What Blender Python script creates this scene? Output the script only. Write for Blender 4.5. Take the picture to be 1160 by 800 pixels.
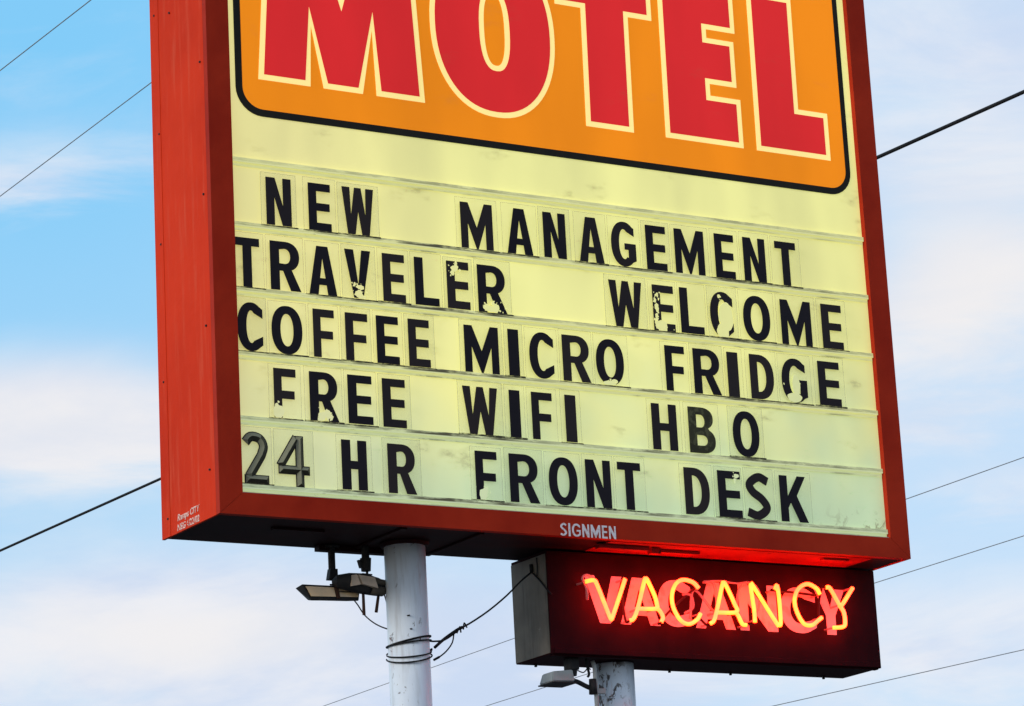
import bpy, bmesh, math, random
from mathutils import Vector, Matrix
from mathutils.geometry import tessellate_polygon
random.seed(11)
R = math.radians
for o in list(bpy.data.objects): bpy.data.objects.remove(o)
scene = bpy.context.scene
COL = scene.collection
Z0 = 4.4                      # height of the cabinet's underside above the ground
W, D, H = 3.66, 0.59, 3.25    # cabinet

# ---------------------------------------------------------------- camera
cam_d = bpy.data.cameras.new('camera'); cam = bpy.data.objects.new('camera', cam_d); COL.objects.link(cam)
yaw, pit, rol = 0.543, 0.257, -0.0532
fw = Vector((math.sin(yaw)*math.cos(pit), math.cos(yaw)*math.cos(pit), math.sin(pit)))
rt = Vector((math.cos(yaw), -math.sin(yaw), 0)); up = rt.cross(fw)
r2 = math.cos(rol)*rt + math.sin(rol)*up; u2 = -math.sin(rol)*rt + math.cos(rol)*up
M = Matrix((r2, u2, -fw)).transposed().to_4x4(); M.translation = Vector((-5.7054, -11.9119, Z0-2.8238))
cam.matrix_world = M
cam_d.sensor_width = 36; cam_d.lens = 36*3594.5/1160; cam_d.clip_end = 6000; cam_d.clip_start = 0.1
scene.camera = cam
scene.render.engine = 'CYCLES'
scene.render.resolution_x = 1024; scene.render.resolution_y = 706
vs = scene.view_settings; vs.view_transform = 'Standard'; vs.look = 'None'; vs.exposure = 0; vs.gamma = 1; vs.use_curve_mapping = False

# ---------------------------------------------------------------- node helper
class NT:
    def __init__(s, tree): s.t = tree; s.n = tree.nodes; s.l = tree.links
    def add(s, typ, **kw):
        n = s.n.new(typ)
        for k, v in kw.items():
            if k.startswith('i_'):
                key = k[2:]; key = int(key) if key.isdigit() else key.replace('_', ' ')
                if isinstance(v, bpy.types.NodeSocket): s.l.new(v, n.inputs[key])
                else: n.inputs[key].default_value = v
            else: setattr(n, k, v)
        return n
    def math(s, op, a, b=0.0, c=None, clamp=False):
        n = s.n.new('ShaderNodeMath'); n.operation = op; n.use_clamp = clamp
        for i, v in enumerate([a, b] + ([c] if c is not None else [])):
            if isinstance(v, bpy.types.NodeSocket): s.l.new(v, n.inputs[i])
            else: n.inputs[i].default_value = v
        return n.outputs[0]
    def ss(s, v, a, b):
        n = s.n.new('ShaderNodeMapRange'); n.interpolation_type = 'SMOOTHSTEP'
        s.l.new(v, n.inputs[0]); n.inputs[1].default_value = a; n.inputs[2].default_value = b
        n.inputs[3].default_value = 0; n.inputs[4].default_value = 1
        return n.outputs[0]
    def mix(s, f, a, b, bt='MIX'):
        n = s.n.new('ShaderNodeMix'); n.data_type = 'RGBA'; n.blend_type = bt
        for i, v in ((0, f), (6, a), (7, b)):
            if isinstance(v, bpy.types.NodeSocket): s.l.new(v, n.inputs[i])
            else: n.inputs[i].default_value = v if i == 0 else (*v[:3], 1)
        return n.outputs[2]

# ---------------------------------------------------------------- sky
SUN_AZ, SUN_EL = R(-98), R(17)          # azimuth from +Y, clockwise
world = bpy.data.worlds.new('World'); scene.world = world; world.use_nodes = True
wt = NT(world.node_tree)
for n in list(wt.n): wt.n.remove(n)
tc = wt.add('ShaderNodeTexCoord')
sep = wt.add('ShaderNodeSeparateXYZ', i_0=tc.outputs['Generated'])
sx, sy, sz = sep.outputs
az = wt.math('MULTIPLY', wt.math('ARCTAN2', sx, sy), 57.2958)
el = wt.math('MULTIPLY', wt.math('ARCSINE', sz), 57.2958)
sky = wt.add('ShaderNodeTexSky', sky_type='NISHITA', sun_disc=False, sun_elevation=SUN_EL, sun_rotation=SUN_AZ, air_density=1.0, dust_density=0.6, ozone_density=1.5)
SK = 0.15
skc = wt.mix(1.0, sky.outputs[0], (SK, SK, SK), 'MULTIPLY')
# cloud cover, laid out in azimuth / elevation, streaked sideways
crd = wt.add('ShaderNodeCombineXYZ', i_0=wt.math('MULTIPLY', az, 0.055), i_1=wt.math('MULTIPLY', el, 0.20), i_2=1.3)
n1 = wt.add('ShaderNodeTexNoise', i_Vector=crd.outputs[0], i_Scale=2.4, i_Detail=9.0, i_Roughness=0.60, i_Distortion=0.7)
n2 = wt.add('ShaderNodeTexNoise', i_Vector=crd.outputs[0], i_Scale=0.8, i_Detail=3.0, i_Roughness=0.5)
wob = wt.math('MULTIPLY', wt.math('SUBTRACT', n1.outputs[0], 0.5), 5.0)
def bank(a0, e0, ra, re, tilt=0.0):
    da = wt.math('SUBTRACT', az, a0)
    de = wt.math('ADD', wt.math('SUBTRACT', wt.math('SUBTRACT', el, e0), wt.math('MULTIPLY', da, tilt)), wt.math('MULTIPLY', wob, 0.35))
    a2 = wt.math('POWER', wt.math('ABSOLUTE', wt.math('DIVIDE', da, ra)), 2.0)
    e2 = wt.math('POWER', wt.math('ABSOLUTE', wt.math('DIVIDE', de, re)), 2.0)
    return wt.math('POWER', 2.71828, wt.math('MULTIPLY', wt.math('ADD', a2, e2), -1.0))
BANKS = [(22.5, 13.9, 3.5, 1.25, .02, 1.1), (21.8, 18.2, 3.0, .9, .14, .62), (23.5, 10.2, 5.0, 1.3, 0.05, .95), (30, 9.3, 6.0, 1.6, 0.0, .9),
         (39.5, 15.0, 2.8, 2.2, 0.08, 1.0), (41.0, 19.5, 4.5, 2.2, 0.0, .75), (40.5, 11.7, 3.0, .5, 0.04, .5), (40.5, 9.3, 5.0, 1.2, 0.0, .65), (28, 8.0, 12.0, .9, 0, .45)]
cov = None
for a0, e0, ra, re, tl, wgt in BANKS:
    g = wt.math('MULTIPLY', bank(a0, e0, ra, re, tl), wgt)
    cov = g if cov is None else wt.math('ADD', cov, g)
# the rest of the sky: broken cloud
far = wt.ss(wt.math('ABSOLUTE', wt.math('SUBTRACT', az, 31.0)), 12.0, 24.0)
farc = wt.math('MULTIPLY', wt.ss(n2.outputs[0], .42, .62), far)
cov = wt.math('ADD', wt.math('ADD', cov, farc), wt.math('MULTIPLY', wt.math('SUBTRACT', n1.outputs[0], .5), 1.5), clamp=True)
cov = wt.ss(cov, 0.0, 1.0)
# cloud colour: faintly warm where thick and high, lavender low down
n3 = wt.add('ShaderNodeTexNoise', i_Vector=crd.outputs[0], i_Scale=1.6, i_Detail=8.0, i_Roughness=0.6, i_Distortion=0.8)
warm = wt.math('ADD', wt.math('MULTIPLY', bank(22.5, 13.9, 6, 1.5), .7), wt.math('MULTIPLY', bank(40, 15.2, 3.5, 2.4), .95), clamp=True)
warm = wt.math('MAXIMUM', warm, wt.math('MULTIPLY', bank(25.0, 10.0, 3.2, .8), .8))
cc = wt.mix(wt.ss(n3.outputs[0], .35, .65), (.60, .71, .90), (.84, .86, .92))
cc = wt.mix(wt.math('MULTIPLY', warm, .85), cc, (.90, .87, .86))
blue = wt.mix(wt.ss(el, 8.0, 20.5), (.54, .76, .97), (.23, .64, 1.0))
blue = wt.mix(wt.ss(az, 22.0, 40.0), blue, (.56, .76, .98))
blue = wt.mix(0.12, blue, skc)
front = wt.mix(cov, blue, cc)
# the half of the sky behind the viewer is the plain dusk sky with thin grey cloud
back = wt.mix(wt.math('ADD', wt.math('MULTIPLY', farc, .5), .35), skc, (.74, .82, .98))
side = wt.ss(wt.math('ABSOLUTE', wt.math('SUBTRACT', az, 31.0)), 70.0, 125.0)
allc = wt.mix(side, front, back)
bg = wt.add('ShaderNodeBackground', i_Color=allc, i_Strength=1.0)
wo = wt.add('ShaderNodeOutputWorld', i_Surface=bg.outputs[0])

# ---------------------------------------------------------------- sun (low, behind thin cloud)
sd = bpy.data.lights.new('sun', 'SUN'); sun = bpy.data.objects.new('sun', sd); COL.objects.link(sun)
sd.energy = 1.5; sd.angle = R(12); sd.color = (1, .93, .84)
sv = Vector((math.sin(SUN_AZ)*math.cos(SUN_EL), math.cos(SUN_AZ)*math.cos(SUN_EL), math.sin(SUN_EL)))
sun.rotation_euler = sv.to_track_quat('Z', 'Y').to_euler(); sun.location = sv*60

# ---------------------------------------------------------------- materials
def new_mat(name):
    m = bpy.data.materials.new(name); m.use_nodes = True
    t = NT(m.node_tree); b = t.n['Principled BSDF']
    return m, t, b
def obj_co(t): return t.add('ShaderNodeTexCoord').outputs['Object']
def noise(t, sc, det=4, rough=.55, co=None, stretch=None, dist=0):
    co = co or obj_co(t)
    if stretch:
        mp = t.add('ShaderNodeMapping'); t.l.new(co, mp.inputs[0]); mp.inputs['Scale'].default_value = stretch; co = mp.outputs[0]
    return t.add('ShaderNodeTexNoise', i_Vector=co, i_Scale=sc, i_Detail=det, i_Roughness=rough, i_Distortion=dist).outputs[0]
def bump(t, b, h, st=.3, dist=.01):
    n = t.add('ShaderNodeBump', i_Strength=st, i_Distance=dist, i_Height=h); t.l.new(n.outputs[0], b.inputs['Normal'])

def paint(name, col, col2, rough=.45, spots=None, spotlim=(.68, .74), sc=3, bumpst=.15, streak=None, spec=.10):
    m, t, b = new_mat(name)
    c = t.mix(t.ss(noise(t, sc, 5), .3, .7), col, col2)
    if streak: c = t.mix(t.math('MULTIPLY', t.ss(noise(t, 4, 6, .6, stretch=(6, 6, .5)), .5, .75), streak[3]), c, streak[:3])
    if spots: c = t.mix(t.ss(noise(t, 22, 6, .65), *spotlim), c, spots)
    t.l.new(c, b.inputs['Base Color']); b.inputs['Roughness'].default_value = rough; b.inputs['Specular IOR Level'].default_value = spec
    bump(t, b, noise(t, 9, 5), bumpst, .01)
    return m
red = paint('red_enamel', (.68, .044, .013), (.54, .030, .009), .55, (.36, .03, .012), (.68, .78), 1.3, .45, streak=(.66, .085, .040, .75), spec=.02)
frame_red = paint('frame_enamel', (.46, .032, .011), (.33, .018, .007), .5, (.16, .02, .010), (.66, .78), 2.0, .35, spec=.04)
lip_dark = paint('blackout_paint', (.05, .012, .012), (.03, .01, .01), .4, None)
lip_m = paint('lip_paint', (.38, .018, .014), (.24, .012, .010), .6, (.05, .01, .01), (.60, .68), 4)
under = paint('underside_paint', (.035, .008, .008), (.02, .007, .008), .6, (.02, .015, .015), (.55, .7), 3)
black_box = paint('black_enamel', (.022, .003, .005), (.034, .004, .006), .6, (.07, .02, .02), (.66, .8), 5, spec=.04)
box_grey = paint('weathered_end_plate', (.20, .17, .135), (.13, .11, .085), .6, (.27, .24, .20), (.66, .75), 4, .2, streak=(.04, .035, .03, .6))
dark_metal = paint('dark_metal', (.02, .02, .022), (.035, .033, .032), .5, None, sc=20)
rust = paint('rusty_metal', (.07, .03, .02), (.04, .025, .02), .8, None, sc=30)
grey_metal = paint('galvanised_grey', (.36, .39, .39), (.27, .29, .29), .5, (.10, .10, .10), (.6, .75), 12)
wire_m = paint('cable_rubber', (.012, .012, .014), (.02, .02, .02), .6, None, sc=20)
line_m = paint('line_wire', (.24, .26, .28), (.18, .20, .22), .6, None, sc=5)

def pole_mat(name, seed, peel, r0=.50):
    m, t, b = new_mat(name)
    co = obj_co(t)
    mp = t.add('ShaderNodeMapping'); t.l.new(co, mp.inputs[0]); mp.inputs['Location'].default_value = (seed, seed*1.7, 0); co = mp.outputs[0]
    c = t.mix(t.ss(noise(t, 2.2, 5, co=co), .35, .65), (.74, .82, .90), (.66, .75, .85))
    c = t.mix(t.math('MULTIPLY', t.ss(noise(t, 7, 6, .6, co=co, stretch=(3, 3, .35)), .5, .72), .45), c, (.33, .33, .33))
    reg = t.ss(noise(t, 1.6, 3, co=co, stretch=(2, 2, .8)), r0, r0+.12)
    chips = t.math('MULTIPLY', t.ss(noise(t, 26, 6, .7, co=co, stretch=(1, 1, .55), dist=.6), peel, peel+.03), reg)
    c = t.mix(chips, c, (.10, .085, .08))
    rs = t.math('MULTIPLY', t.ss(noise(t, 9, 5, .6, co=co, stretch=(2, 2, .3)), .62, .72), .35)
    c = t.mix(rs, c, (.42, .25, .20))
    t.l.new(c, b.inputs['Base Color']); b.inputs['Roughness'].default_value = .42
    bump(t, b, t.math('SUBTRACT', noise(t, 5, 4, co=co), chips), .3, .006)
    return m
pole1_m = pole_mat('white_pole_paint', 3.1, .635)
pole2_m = pole_mat('peeling_pole_paint', 8.3, .54, .36)

def glow_face(name, base_top, base_bot, em_top, em_bot, em, var=.12, rough=.35, dirt=0, full=True):
    """translucent sign plastic lit from inside by tubes that have aged unevenly"""
    m, t, b = new_mat(name)
    geo = t.add('ShaderNodeNewGeometry'); sp = t.add('ShaderNodeSeparateXYZ', i_0=geo.outputs['Position'])
    x, z = sp.outputs[0], sp.outputs[2]
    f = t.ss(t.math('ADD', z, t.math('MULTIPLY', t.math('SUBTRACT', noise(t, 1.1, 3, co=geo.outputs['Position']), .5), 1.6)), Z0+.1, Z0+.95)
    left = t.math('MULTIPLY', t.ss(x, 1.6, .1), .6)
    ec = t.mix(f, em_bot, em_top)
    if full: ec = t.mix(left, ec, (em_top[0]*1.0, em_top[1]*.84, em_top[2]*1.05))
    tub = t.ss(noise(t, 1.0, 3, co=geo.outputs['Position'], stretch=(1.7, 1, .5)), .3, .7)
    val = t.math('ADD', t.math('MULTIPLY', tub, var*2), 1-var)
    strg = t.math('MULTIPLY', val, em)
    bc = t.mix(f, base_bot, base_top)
    if dirt:
        dn = t.math('MULTIPLY', t.ss(noise(t, 3.0, 8, .7, co=geo.outputs['Position'], stretch=(1, 1, 2.0)), .57, .76), dirt)
        corner = t.math('MULTIPLY', t.ss(x, 3.05, 3.5), t.ss(z, Z0+.27, Z0+.12))
        cn = t.math('MULTIPLY', corner, t.ss(noise(t, 14, 7, .7, co=geo.outputs['Position'], dist=1.2), .50, .60))
        dn = t.math('MAXIMUM', dn, t.math('MULTIPLY', cn, .75))
        bc = t.mix(dn, bc, (.20, .16, .08)); ec = t.mix(dn, ec, (.10, .08, .03))
    t.l.new(bc, b.inputs['Base Color']); t.l.new(ec, b.inputs['Emission Color']); t.l.new(strg, b.inputs['Emission Strength'])
    b.inputs['Roughness'].default_value = rough
    b.inputs['Specular IOR Level'].default_value = .08
    return m
CT, CB = (.74, .69, .36), (.60, .66, .44)
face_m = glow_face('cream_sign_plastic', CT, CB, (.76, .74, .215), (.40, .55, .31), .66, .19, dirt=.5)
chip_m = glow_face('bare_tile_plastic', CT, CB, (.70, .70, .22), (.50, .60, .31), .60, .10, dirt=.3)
orange_m = glow_face('orange_vinyl', (.74, .20, .008), (.74, .20, .008), (.74, .215, .004), (.74, .215, .004), .72, .14, full=False, dirt=.26)
red_v = glow_face('red_vinyl', (.55, .018, .02), (.55, .018, .02), (.62, .020, .022), (.62, .020, .022), .68, .13, full=False, dirt=.12)
cream_v = glow_face('cream_vinyl', (.85, .68, .25), (.85, .68, .25), (.95, .74, .26), (.95, .74, .26), .72, .08, full=False, dirt=.12)
black_v = paint('black_vinyl', (.012, .012, .010), (.02, .018, .012), .4, None, sc=8)
letter_m = paint('black_letter_ink', (.008, .007, .012), (.016, .012, .018), .4, (.03, .022, .02), (.70, .76), 5, .1)
letter_b = paint('scratched_letter_ink', (.035, .035, .020), (.06, .058, .03), .5, (.10, .10, .05), (.50, .58), 9, .3)
prism_d = paint('embossed_grey_shaded', (.035, .035, .025), (.05, .05, .035), .4, None, sc=12)  # shaded copy of the digit grey, shade painted into right and lower facets
prism_m = paint('embossed_grey_lit', (.19, .195, .13), (.25, .25, .17), .35, None, sc=12)

for q_ in (letter_m,):
    t_ = NT(q_.node_tree); b_ = t_.n['Principled BSDF']; src = b_.inputs['Base Color'].links[0].from_socket
    rn = t_.add('ShaderNodeObjectInfo').outputs['Random']
    t_.l.new(t_.mix(t_.ss(rn, .2, 1.0), src, (.030, .022, .022)), b_.inputs['Base Color'])
def tile_mat():
    m, t, b = new_mat('clear_acrylic')
    b.inputs['Base Color'].default_value = (.80, .82, .55, 1); b.inputs['Roughness'].default_value = .2
    b.inputs['Alpha'].default_value = .04; b.inputs['Specular IOR Level'].default_value = .15
    return m
tile_m = tile_mat(); tile_o = tile_m.copy(); tile_o.name = 'aged_acrylic'; tile_o.node_tree.nodes['Principled BSDF'].inputs['Alpha'].default_value = .13
m_, t_, b_ = new_mat('acrylic_edge'); b_.inputs['Base Color'].default_value = (.42, .43, .20, 1); b_.inputs['Roughness'].default_value = .3; b_.inputs['Alpha'].default_value = .17
edge_m = m_
m_, t_, b_ = new_mat('grime_shadow_edge'); b_.inputs['Roughness'].default_value = .8  # dark line under the tiles: grime with the gap shadow painted in
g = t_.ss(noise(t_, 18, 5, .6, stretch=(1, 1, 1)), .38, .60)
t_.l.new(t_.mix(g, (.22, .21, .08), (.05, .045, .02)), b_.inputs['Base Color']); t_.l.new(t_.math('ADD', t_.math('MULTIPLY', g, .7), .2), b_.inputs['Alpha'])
grime_shadow_m = m_

def rail_mat():
    m, t, b = new_mat('rail_plastic')
    co = obj_co(t); sp = t.add('ShaderNodeSeparateXYZ', i_0=co); z = sp.outputs[2]
    n = noise(t, 5, 8, .7, stretch=(1, 1, 6))
    big = noise(t, 1.3, 3, .5)
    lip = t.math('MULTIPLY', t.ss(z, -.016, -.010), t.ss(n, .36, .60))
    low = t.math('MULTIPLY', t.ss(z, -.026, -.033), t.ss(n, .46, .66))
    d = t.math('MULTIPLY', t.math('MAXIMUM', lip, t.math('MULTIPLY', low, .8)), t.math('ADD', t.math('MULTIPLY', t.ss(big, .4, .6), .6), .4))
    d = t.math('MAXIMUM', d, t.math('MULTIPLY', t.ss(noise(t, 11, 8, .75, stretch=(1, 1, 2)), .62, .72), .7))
    gp = t.add('ShaderNodeNewGeometry').outputs['Position']; wz = t.add('ShaderNodeSeparateXYZ', i_0=gp).outputs[2]
    low_ = t.ss(wz, Z0+.85, Z0+.1)
    d = t.math('MULTIPLY', d, t.math('SUBTRACT', 1.0, t.math('MULTIPLY', t.ss(wz, Z0+1.5, Z0+1.56), .45)))
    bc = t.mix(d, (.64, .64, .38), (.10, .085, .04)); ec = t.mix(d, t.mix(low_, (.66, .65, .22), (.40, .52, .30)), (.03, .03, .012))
    t.l.new(bc, b.inputs['Base Color']); t.l.new(ec, b.inputs['Emission Color']); b.inputs['Emission Strength'].default_value = .60
    b.inputs['Roughness'].default_value = .5
    return m
rail_m = rail_mat()
strip_m = paint('pale_strip', (.50, .48, .38), (.42, .40, .30), .6, None, sc=6)

m_, t_, b_ = new_mat('neon_glass_lit')
b_.inputs['Base Color'].default_value = (.9, .5, .3, 1)
lw = t_.add('ShaderNodeTexNoise', i_Vector=obj_co(t_), i_Scale=9.0)
cN = t_.mix(t_.ss(lw.outputs[0], .40, .62), (1.0, .030, .0012), (1.0, .018, .0030))
t_.l.new(cN, b_.inputs['Emission Color']); b_.inputs['Emission Strength'].default_value = 27.0
neon_m = m_
m_, t_, b_ = new_mat('neon_glass_dark'); b_.inputs['Base Color'].default_value = (.62, .36, .34, 1); b_.inputs['Roughness'].default_value = .12
b_.inputs['Alpha'].default_value = .55
neon_off = m_
m_, t_, b_ = new_mat('painted_letter'); b_.inputs['Roughness'].default_value = .6
t_.l.new(t_.mix(t_.ss(noise(t_, 14, 6, .6), .52, .66), (.74, .50, .50), (.62, .36, .34)), b_.inputs['Base Color'])
vac_paint = m_
m_, t_, b_ = new_mat('lettering_white'); b_.inputs['Roughness'].default_value = .6
t_.l.new(t_.mix(t_.ss(noise(t_, 60, 4), .5, .62), (.78, .74, .78), (.66, .52, .5)), b_.inputs['Base Color'])
white_ink = m_
m_, t_, b_ = new_mat('stencil_pink'); b_.inputs['Roughness'].default_value = .7
t_.l.new(t_.mix(t_.ss(noise(t_, 70, 4), .5, .60), (.80, .55, .48), (.66, .20, .14)), b_.inputs['Base Color'])
stencil = m_
m_, t_, b_ = new_mat('lamp_glass'); b_.inputs['Roughness'].default_value = .15
t_.l.new(t_.mix(t_.ss(noise(t_, 20, 3), .3, .7), (.90, .62, .34), (.74, .52, .30)), b_.inputs['Base Color'])
lamp_glass = m_
m_, t_, b_ = new_mat('asphalt'); b_.inputs['Roughness'].default_value = .9
t_.l.new(t_.mix(t_.ss(noise(t_, .6, 8, .6), .35, .65), (.045, .045, .047), (.065, .063, .060)), b_.inputs['Base Color'])
asphalt = m_
m_, t_, b_ = new_mat('old_wood'); b_.inputs['Roughness'].default_value = .9
t_.l.new(t_.mix(t_.ss(noise(t_, 4, 6, stretch=(8, 8, .6)), .35, .65), (.14, .10, .07), (.08, .06, .045)), b_.inputs['Base Color'])
wood = m_
m_, t_, b_ = new_mat('frosted_bulb'); b_.inputs['Base Color'].default_value = (.5, .5, .5, 1); b_.inputs['Roughness'].default_value = .3

# ---------------------------------------------------------------- object helpers
def thing(name, label, cat, loc, group=None):
    o = bpy.data.objects.new(name, None); COL.objects.link(o); o.empty_display_size = .1
    o.location = (loc[0], loc[1], loc[2]+Z0); o['label'] = label; o['category'] = cat
    if group: o['group'] = group
    return o
def off(parent):
    v = Vector((0, 0, 0)); p = parent
    while p is not None: v += p.location; p = p.parent
    return v
def link(name, me, mat, parent=None, origin=None, label=None, smooth=False):
    """mesh given in sign space (z=0 at the cabinet's underside)"""
    org = Vector(origin)+Vector((0, 0, Z0)) if origin is not None else (off(parent) if parent else Vector((0, 0, Z0)))
    me.transform(Matrix.Translation(Vector((0, 0, Z0))-org))
    for mm in (mat if isinstance(mat, (list, tuple)) else [mat]): me.materials.append(mm)
    o = bpy.data.objects.new(name, me); COL.objects.link(o)
    if parent: o.parent = parent; o.location = org-off(parent)
    else: o.location = org
    if label: o['label'] = label
    if smooth:
        for p in me.polygons: p.use_smooth = True
    return o
def bm_mesh(bm, name='m'):
    bmesh.ops.recalc_face_normals(bm, faces=bm.faces[:])
    me = bpy.data.meshes.new(name); bm.to_mesh(me); bm.free(); return me
def box(bm, x0, x1, y0, y1, z0, z1, bev=0):
    r = bmesh.ops.create_cube(bm, size=1.0); vs_ = r['verts']
    for v in vs_: v.co = Vector(((x0+x1)/2+v.co.x*(x1-x0), (y0+y1)/2+v.co.y*(y1-y0), (z0+z1)/2+v.co.z*(z1-z0)))
    if bev:
        ed = list({e for v in vs_ for e in v.link_edges})
        bmesh.ops.bevel(bm, geom=ed, offset=bev, segments=2, profile=.6, affect='EDGES', clamp_overlap=True)
def boxes(lst, bev=0):
    bm = bmesh.new()
    for b in lst: box(bm, *b, bev)
    return bm_mesh(bm)
def hexa(bm, p):
    v = [bm.verts.new(q) for q in p]
    for f in ((0, 1, 2, 3), (7, 6, 5, 4), (0, 4, 5, 1), (1, 5, 6, 2), (2, 6, 7, 3), (3, 7, 4, 0)): bm.faces.new([v[i] for i in f])
def tube_bm(bm, pts, r, seg=10, closed=False, caps=True):
    pts = [Vector(p) for p in pts]; n = len(pts); rings = []
    def tan(i):
        if closed: return (pts[(i+1) % n]-pts[i-1]).normalized()
        a = pts[min(i+1, n-1)]-pts[max(i-1, 0)]
        return a.normalized()
    t0 = tan(0); ref = Vector((0, 0, 1)) if abs(t0.z) < .9 else Vector((1, 0, 0))
    nrm = t0.cross(ref).normalized()
    rr = r if isinstance(r, (list, tuple)) else [r]*n
    for i in range(n):
        t = tan(i); nrm = (nrm-t*nrm.dot(t)).normalized(); bn = t.cross(nrm)
        rings.append([bm.verts.new(pts[i]+(nrm*math.cos(k*2*math.pi/seg)+bn*math.sin(k*2*math.pi/seg))*rr[i]) for k in range(seg)])
    m = n if closed else n-1
    for i in range(m):
        a, b = rings[i], rings[(i+1) % n]
        for k in range(seg): bm.faces.new((a[k], a[(k+1) % seg], b[(k+1) % seg], b[k]))
    if caps and not closed: bm.faces.new(rings[0]); bm.faces.new(rings[-1])
def smooth_path(pts, k=8, closed=False):
    P = [Vector(p) for p in pts]; n = len(P); out = []
    rng = n if closed else n-1
    for i in range(rng):
        p0 = P[(i-1) % n] if (closed or i > 0) else P[i]*2-P[i+1]
        p1 = P[i]; p2 = P[(i+1) % n]
        p3 = P[(i+2) % n] if (closed or i+2 < n) else p2*2-p1
        for j in range(k):
            t = j/k
            out.append(.5*((2*p1)+(p2-p0)*t+(2*p0-5*p1+4*p2-p3)*t*t+(3*p1-p0-3*p2+p3)*t**3))
    if not closed: out.append(P[-1])
    return out
def tube(pts, r, seg=10, closed=False, sm=0):
    bm = bmesh.new(); tube_bm(bm, smooth_path(pts, sm, closed) if sm else pts, r, seg, closed); return bm_mesh(bm)
def cyl_bm(bm, a, b, r0, r1=None, seg=24): tube_bm(bm, [a, b], [r0, r1 if r1 is not None else r0], seg)

def area(c): return sum(c[i-1][0]*c[i][1]-c[i][0]*c[i-1][1] for i in range(len(c)))/2
def flat(contours, y0, y1, bm=None):
    """contours in (x,z), first outer then holes -> slab between y0 (front) and y1"""
    own = bm is None
    if own: bm = bmesh.new()
    loops = []
    for i, c in enumerate(contours):
        c = list(c)
        if (area(c) > 0) != (i == 0): c.reverse()
        loops.append([Vector((p[0], p[1], 0)) for p in c])
    fl = [p for l in loops for p in l]
    tris = tessellate_polygon(loops)
    F = [bm.verts.new((p.x, y0, p.y)) for p in fl]; B = [bm.verts.new((p.x, y1, p.y)) for p in fl]
    for a, b, c in tris:
        for S in (F, B):
            try: bm.faces.new((S[a], S[b], S[c]))
            except ValueError: pass
    k = 0
    for l in loops:
        n = len(l)
        for i in range(n):
            j = (i+1) % n
            bm.faces.new((F[k+i], F[k+j], B[k+j], B[k+i]))
        k += n
    if own: return bm_mesh(bm)
def inset(c, d):
    """move a polygon's outline inwards by d (mitred)"""
    c = list(c)
    if area(c) < 0: c.reverse()
    n = len(c); out = []
    for i in range(n):
        p0, p1, p2 = Vector(c[i-1]), Vector(c[i]), Vector(c[(i+1) % n])
        e1 = (p1-p0).normalized(); e2 = (p2-p1).normalized()
        n1 = Vector((-e1.y, e1.x)); n2 = Vector((-e2.y, e2.x))
        b = (n1+n2); L = b.length
        b = b/L if L > 1e-6 else n1
        k = d/max(.3, b.dot(n1)); out.append((p1.x+b.x*k, p1.y+b.y*k))
    return out
def superell(cx, cz, rx, rz, n=2.3, k=56):
    o = []
    for i in range(k):
        a = 2*math.pi*i/k; c, s = math.cos(a), math.sin(a)
        o.append((cx+rx*math.copysign(abs(c)**(2/n), c), cz+rz*math.copysign(abs(s)**(2/n), s)))
    return o
def round_rect(x0, x1, z0, z1, r, k=8):
    o = []
    for cx, cz, a0 in ((x1-r, z1-r, 0), (x0+r, z1-r, 90), (x0+r, z0+r, 180), (x1-r, z0+r, 270)):
        for i in range(k+1):
            a = R(a0+90*i/k); o.append((cx+r*math.cos(a), cz+r*math.sin(a)))
    return o

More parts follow.
